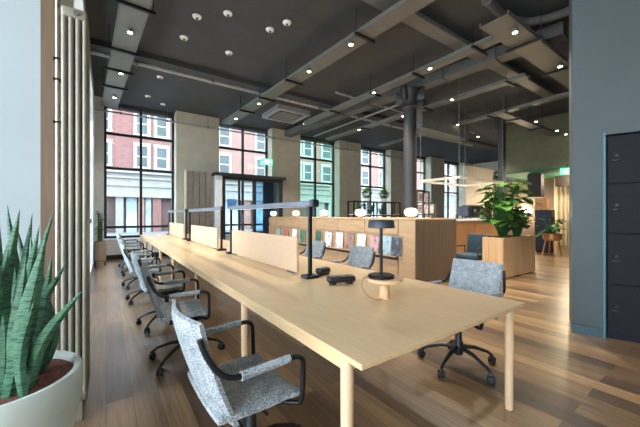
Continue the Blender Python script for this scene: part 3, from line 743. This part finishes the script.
bush('leafy_plant', 'darker bushy plant behind bright one in timber planter', 7.8, 3.17, PH - .03, .8, .3, 70, .17, .26, 'deep_leaf', 5)
# armchair
t = thing('armchair', 'blue upholstered armchair with black arms beside timber planter', 'armchair', (7.25, 3.95, 0), PI); t.scale = (.95, 1, .88)
box((-.3, -.28, .3), (.3, .28, .44), .04).build('seat', 'armchair_blue', t)
MB().box((-.06, -.27, 0), (.05, .27, .56), .035, Matrix.Translation((-.3, 0, .4)) @ Matrix.Rotation(math.radians(-9), 4, 'Y'), 3).build('backrest', 'armchair_blue', t)
for s in (-1, 1):
    MB().tube([(-.28, s * .31, .62), (.28, s * .31, .62), (.3, s * .31, .58), (.3, s * .31, .0)], .018, 8).build('armrest', 'black_plastic', t)
    MB().tube([(-.28, s * .31, .62), (-.3, s * .31, 0)], .016, 8).build('leg', 'black_plastic', t)
    MB().tube([(.28, s * .31, .36), (-.28, s * .31, .36)], .014, 8).build('side_rail', 'black_plastic', t)
# plant on wooden stool
p = at_z(552, 256, 0)
t = thing('plant_stool', 'wooden plant stool with splayed legs right of planter', 'stool', (p.x, p.y, 0))
MB().lathe([(.2, .5), (.25, .55), (.27, .72), (.25, .72), (.22, .58), (0, .56)], n=24).build('bowl', 'globe_wood', t)
for k in range(4):
    a = k * PI / 2 + .6; MB().tube([(.17 * math.cos(a), .17 * math.sin(a), .52), (.26 * math.cos(a), .26 * math.sin(a), 0)], .022, 8).build('leg', 'globe_wood', t)
bush('leafy_plant', 'small green plant growing in the wooden plant stool', p.x, p.y, .565, .6, .27, 34, .17, .3, 'deep_leaf', 8)
# dark cabinet and wall lamp
r = ray(539); d = 10.5
t = thing('dark_cabinet', 'narrow navy black cabinet behind timber planter', 'cabinet', (r[0] * d + .5, r[1] * d, 0))
box((-.2, -.24, .05), (.2, .24, 1.5), .01).build('carcass', 'navy', t, smooth=False); box((-.215, -.23, .08), (-.2, .23, 1.48)).build('door', 'navy', t, smooth=False)
MB().tube([(-.235, .16, .8), (-.235, .16, 1.0)], .01, 8).build('handle', 'galvanised', t); box((-.17, -.2, 0), (.17, .2, .05)).build('plinth', 'black_plastic', t, smooth=False)
r = ray(527); t = thing('wall_lamp', 'bright round wall lamp glowing behind leafy plants', 'lamp', (15.2, 15.2 * r[1] / r[0], 1.32 + 4 * 14.2 / F), 0)
MB().lathe([(0, 0), (.1, 0), (.12, .05), (.1, .09), (0, .09)], n=24, mtx=Matrix.Rotation(-PI / 2, 4, 'Y')).build('wall_plate', 'dark_brown', t)
MB().lathe([(0, .03), (.2, .03), (.26, .06), (.2, .12), (0, .14)], n=28, mtx=Matrix.Translation((-.04, -.0, 0)) @ Matrix.Rotation(-PI / 2, 4, 'Y')).build('glow_disc', 'lamp_glow', t)
l = bpy.data.lights.new('corridor_lamp', 'POINT'); l.energy = 60; l.color = (1, .8, .55); l.shadow_soft_size = .15
lo = bpy.data.objects.new('corridor_lamp', l); C.objects.link(lo); lo.location = (-.5, -.0, .05); lo.parent = t
t = thing('corridor_light', 'warm ceiling light inside the far corridor', 'ceiling light', (14.2, 3.9, 2.86))
MB().lathe([(.1, -.04), (.12, -.03), (.12, 0), (0, 0)], n=20).build('housing', 'galvanised', t); MB().lathe([(0, -.045), (.1, -.04), (0, -.03)], n=20).build('lens', 'lamp_glow', t)
l = bpy.data.lights.new('corridor_lamp', 'POINT'); l.energy = 40; l.color = (1, .84, .62); l.shadow_soft_size = .12
lo = bpy.data.objects.new('corridor_lamp', l); C.objects.link(lo); lo.location = (0, 0, -.15); lo.parent = t

# plant shelf and picture rack behind the display unit
t = thing('plant_shelf', 'black framed plant shelf in front of fourth street window', 'shelf', (7.05, 8.0, 0))
fm = MB()
for k in range(6): fm.box((k * .48 - .02, -.02, 0), (k * .48 + .02, .02, 1.82)); fm.box((k * .48 - .02, .28, 0), (k * .48 + .02, .32, 1.82))
for z in (1.8, 1.3, .7, .1):
    for y in (0, .3): fm.box((0, y - .015, z - .02), (2.4, y + .015, z + .02))
fm.build('shelf_frame', 'black_metal', t, smooth=False)
for z in (1.3, .7, .1): box((0, 0, z + .02), (2.4, .3, z + .04)).build('shelf_board', 'white_paint', t, smooth=False)
for x, L in ((7.4, 'left dark plant on the black plant shelf'), (8.0, 'middle trailing plant on the black plant shelf'), (8.55, 'right dark plant on the black plant shelf')):
    bush('shelf_plant', L, x, 8.15, 1.34, .36, .1, 34, .12, .13, 'deep_leaf', int(x * 10), 'plants on the black shelf')
for u, L in ((367, 'round clipped green bush on top of plant shelf'), (384, 'loose green plant on top of plant shelf')):
    r = ray(u); x = 8.15 * r[0] / r[1]
    t = thing('shelf_bush', L, 'plant', (x, 8.15, 1.82), 0, 'bushes on top of the plant shelf')
    MB().lathe([(.08, 0), (.11, .12), (.1, .12), (0, .1)], n=16).build('pot', 'white_paint', t)
    lf = MB(); rnd = random.Random(u)
    for k in range(160):
        q = Vector((rnd.gauss(0, 1), rnd.gauss(0, 1), rnd.gauss(0, .8))).normalized(); p0 = Vector((0, 0, .28)) + q * .12
        leaf_blade(lf, p0, p0 + q * .1 + Vector((0, 0, .02)), .07, .1, 3)
    lf.build('foliage', 'bright_leaf', t)
t = thing('picture_rack', 'black grid rack of pale prints right of iron column', 'rack', (10.5, 8.0, 0))
fm = MB()
for x in (0, .4, .8): fm.box((x - .025, -.02, 0), (x + .025, .02, 2.32))
fm.box((1.225, -.02, 0), (1.275, .02, 1.85))
for z in (1.33, 1.83): fm.box((0, -.02, z - .025), (1.25, .02, z + .025))
fm.box((0, -.02, 2.28), (.8, .02, 2.33)); fm.build('rack_frame', 'black_metal', t, smooth=False)
for x in (.2, .6, 1.0):
    for z in (1.58, 2.05):
        if x > .9 and z > 2: continue
        box((x - .13, -.012, z - .17), (x + .13, 0, z + .17)).build('print', ['mag_lilac', 'mag_white', 'mag_rose'][int(x * 3 + z) % 3], t, smooth=False)
# planter by the far left window
t = thing('tub_planter', 'square wooden tub planter against grey side wall by window', 'planter', (-.125, 9.9, 0))
box((-.13, -.2, .12), (.13, .2, .62), .01).build('tub', 'dark_oak', t, smooth=False); box((-.11, -.18, .62), (.11, .18, .63)).build('soil', 'soil', t, smooth=False)
for sx in (-1, 1):
    for sy in (-1, 1): MB().tube([(sx * .1, sy * .16, .12), (sx * .11, sy * .17, 0)], .018, 8).build('leg', 'dark_brown', t)
bush('tall_plant', 'narrow dark green plant in tub by left window', -.13, 9.9, .63, .8, .05, 40, .07, .12, 'deep_leaf', 21)

# ================================================================== RADIATOR AND SNAKE PLANT
t = thing('column_radiator', 'tall beige column radiator on left wall', 'radiator', (-.235, 2.5, 0))
RZ0, RZ1 = .12, 2.64
for sct in range(8):
    y = sct * .05
    m = MB(); xs = [.0175, .0525, .0875, .1225]
    for x in xs: m.tube([(x, y, RZ0 + .03), (x, y, RZ1 - .03)], .0145, 10)
    for z in (RZ0, RZ1 - .07): m.box((.002, y - .018, z), (.138, y + .018, z + .07), .016, seg=3)
    m.build('section', 'radiator_metal', t)
MB().lathe([(0, 0), (.016, 0), (.016, .014), (0, .014)], n=14, mtx=Matrix.Translation((.08, -.014, RZ1 - .035)) @ Matrix.Rotation(PI / 2, 4, 'X')).build('plug', 'galvanised', t)
for y in (.0, .35):
    box((.03, y - .012, 0), (.11, y + .012, .125)).build('foot', 'radiator_metal', t, smooth=False)
MB().tube([(.147, .0, 1.28), (.158, .0, 1.28)], .014, 10).build('valve', 'galvanised', t)
t = thing('heating_pipe', 'shiny vertical heating pipe between trim and radiator', 'pipe', (-.252, 2.53, 0))
MB().tube([(0, 0, 0), (0, 0, CEIL)], .012, 12).build('pipe_run', 'radiator_pipe', t)
for z in (1.9, 2.17, 2.3): box((-.02, -.016, z), (.02, .03, z + .012)).build('pipe_clip', 'black_metal', t, smooth=False)

PXc, PYc, PZ = -.372, 1.835, .63
t = thing('plant_pot', 'large pale glazed bowl planter in lower left corner', 'planter', (PXc, PYc, 0))
MB().lathe([(.12, 0), (.15, .01), (.2, .12), (.245, .3), (.274, .46), (.284, .55), (.284, .61), (.276, .626), (.262, .626), (.25, .62), (.25, .58), (0, .58)], n=56).build('bowl', 'pot_glaze', t)
MB().lathe([(0, .581), (.249, .581), (.249, .597), (.15, .603), (0, .6)], n=40).build('soil', 'soil', t)
t = thing('snake_plant', 'snake plant with tall banded green leaves in pale pot', 'plant', (PXc, PYc, .6))
def pt(u, v, d): r = ray(u); return Vector((r[0] * d, r[1] * d, H - (v - HOR) * d / F)) - Vector((PXc, PYc, .6))
def snake_leaf(bu, bd, tu, tv, td, w, bend=.03):
    w *= .84; bend = ((bu * 7 + tu * 13) % 11 - 5) * .009
    r = ray(bu); b0 = Vector((r[0] * bd - PXc, r[1] * bd - PYc, -.01)); tip = pt(tu, tv, td)
    d = tip - b0; view = Vector((PXc, PYc, 0)).normalized(); side = d.cross(view).normalized(); nrm = side.cross(d).normalized()
    m = MB(); n = 14; F_, B_ = [], []
    for i in range(n + 1):
        s = i / n; wd = w * .5 * (.6 + .8 * s) * (1 if s < .42 else max(.015, (1 - ((s - .42) / .58) ** 1.15)))
        c = b0 + d * s + nrm * (bend * math.sin(PI * s)) + side * (bend * .6 * math.sin(PI * s * 1.3))
        th = .006 * (1 - s * .8)
        F_.append([m.bm.verts.new(c + side * wd * k + nrm * (abs(k) ** 1.5 * wd * .55 - th)) for k in (-1, -.5, 0, .5, 1)])
        B_.append([m.bm.verts.new(c + side * wd * k * .97 + nrm * (abs(k) ** 1.5 * wd * .55 + th)) for k in (-1, -.5, 0, .5, 1)])
    for i in range(n):
        for k in range(4):
            m.bm.faces.new((F_[i][k], F_[i][k + 1], F_[i + 1][k + 1], F_[i + 1][k])); m.bm.faces.new((B_[i][k], B_[i + 1][k], B_[i + 1][k + 1], B_[i][k + 1]))
        for k in (0, 4): m.bm.faces.new((F_[i][k], F_[i + 1][k], B_[i + 1][k], B_[i][k]))
    for e in (0, n):
        for k in range(4): m.bm.faces.new((F_[e][k], F_[e][k + 1], B_[e][k + 1], B_[e][k]))
    m.build('leaf', 'snake_leaf', t)
for a in [(12, 1.3, 38, 225, 1.3, .06), (2, 1.22, -6, 232, 1.2, .07), (33, 1.3, 52, 255, 1.32, .06), (24, 1.2, 30, 300, 1.18, .05), (18, 1.4, 10, 205, 1.42, .06), (30, 1.4, 22, 226, 1.42, .06), (6, 1.38, 6, 226, 1.4, .06), (22, 1.28, 60, 262, 1.3, .06), (-8, 1.2, -2, 270, 1.16, .075), (8, 1.2, 46, 236, 1.22, .085), (2, 1.3, 14, 209, 1.3, .08), (14, 1.35, 31, 213, 1.38, .06), (20, 1.36, 50, 207, 1.4, .05), (28, 1.25, 77, 290, 1.22, .06), (26, 1.35, 36, 236, 1.36, .08), (36, 1.38, 40, 250, 1.4, .08),
          (-4, 1.22, 2, 250, 1.2, .09), (-12, 1.28, 0, 213, 1.3, .07), (-22, 1.25, -18, 230, 1.25, .08), (40, 1.4, 53, 290, 1.38, .06), (16, 1.22, 24, 262, 1.22, .08), (-30, 1.32, -48, 215, 1.34, .08), (-16, 1.4, -6, 200, 1.42, .07)]:
    snake_leaf(*a)

# ================================================================== LIGHT, CAMERA
w = bpy.data.worlds.new('World'); bpy.context.scene.world = w; w.use_nodes = True
nt = w.node_tree; bg = nt.nodes['Background']
tc = nt.nodes.new('ShaderNodeTexCoord'); sx = nt.nodes.new('ShaderNodeSeparateXYZ'); nt.links.new(tc.outputs['Generated'], sx.inputs[0])
rr = ramp(nt, [(0, (190, 190, 188)), (.48, (216, 226, 236)), (.6, (222, 236, 250)), (1, (206, 226, 248))])
mr = nt.nodes.new('ShaderNodeMapRange'); mr.inputs[1].default_value = -1; mr.inputs[2].default_value = 1
nt.links.new(sx.outputs['Z'], mr.inputs[0]); nt.links.new(mr.outputs[0], rr.inputs[0]); nt.links.new(rr.outputs[0], bg.inputs['Color'])
bg.inputs['Strength'].default_value = 5.2
cam = bpy.data.cameras.new('camera'); co = bpy.data.objects.new('camera', cam); C.objects.link(co)
cam.sensor_width = 36; cam.lens = F / 640 * 36; cam.shift_y = (HOR - 213.5) / 640; cam.clip_start = .02
co.location = (0, 0, H); co.rotation_euler = (PI / 2, 0, -YAW)
sc = bpy.context.scene; sc.camera = co
sc.view_settings.view_transform = 'Standard'; sc.view_settings.look = 'None'; sc.view_settings.gamma = 1; sc.view_settings.use_curve_mapping = False
sc.view_settings.exposure = 1.15
sc.cycles.use_denoising = True
sc.cycles.max_bounces = 8; sc.cycles.transparent_max_bounces = 12
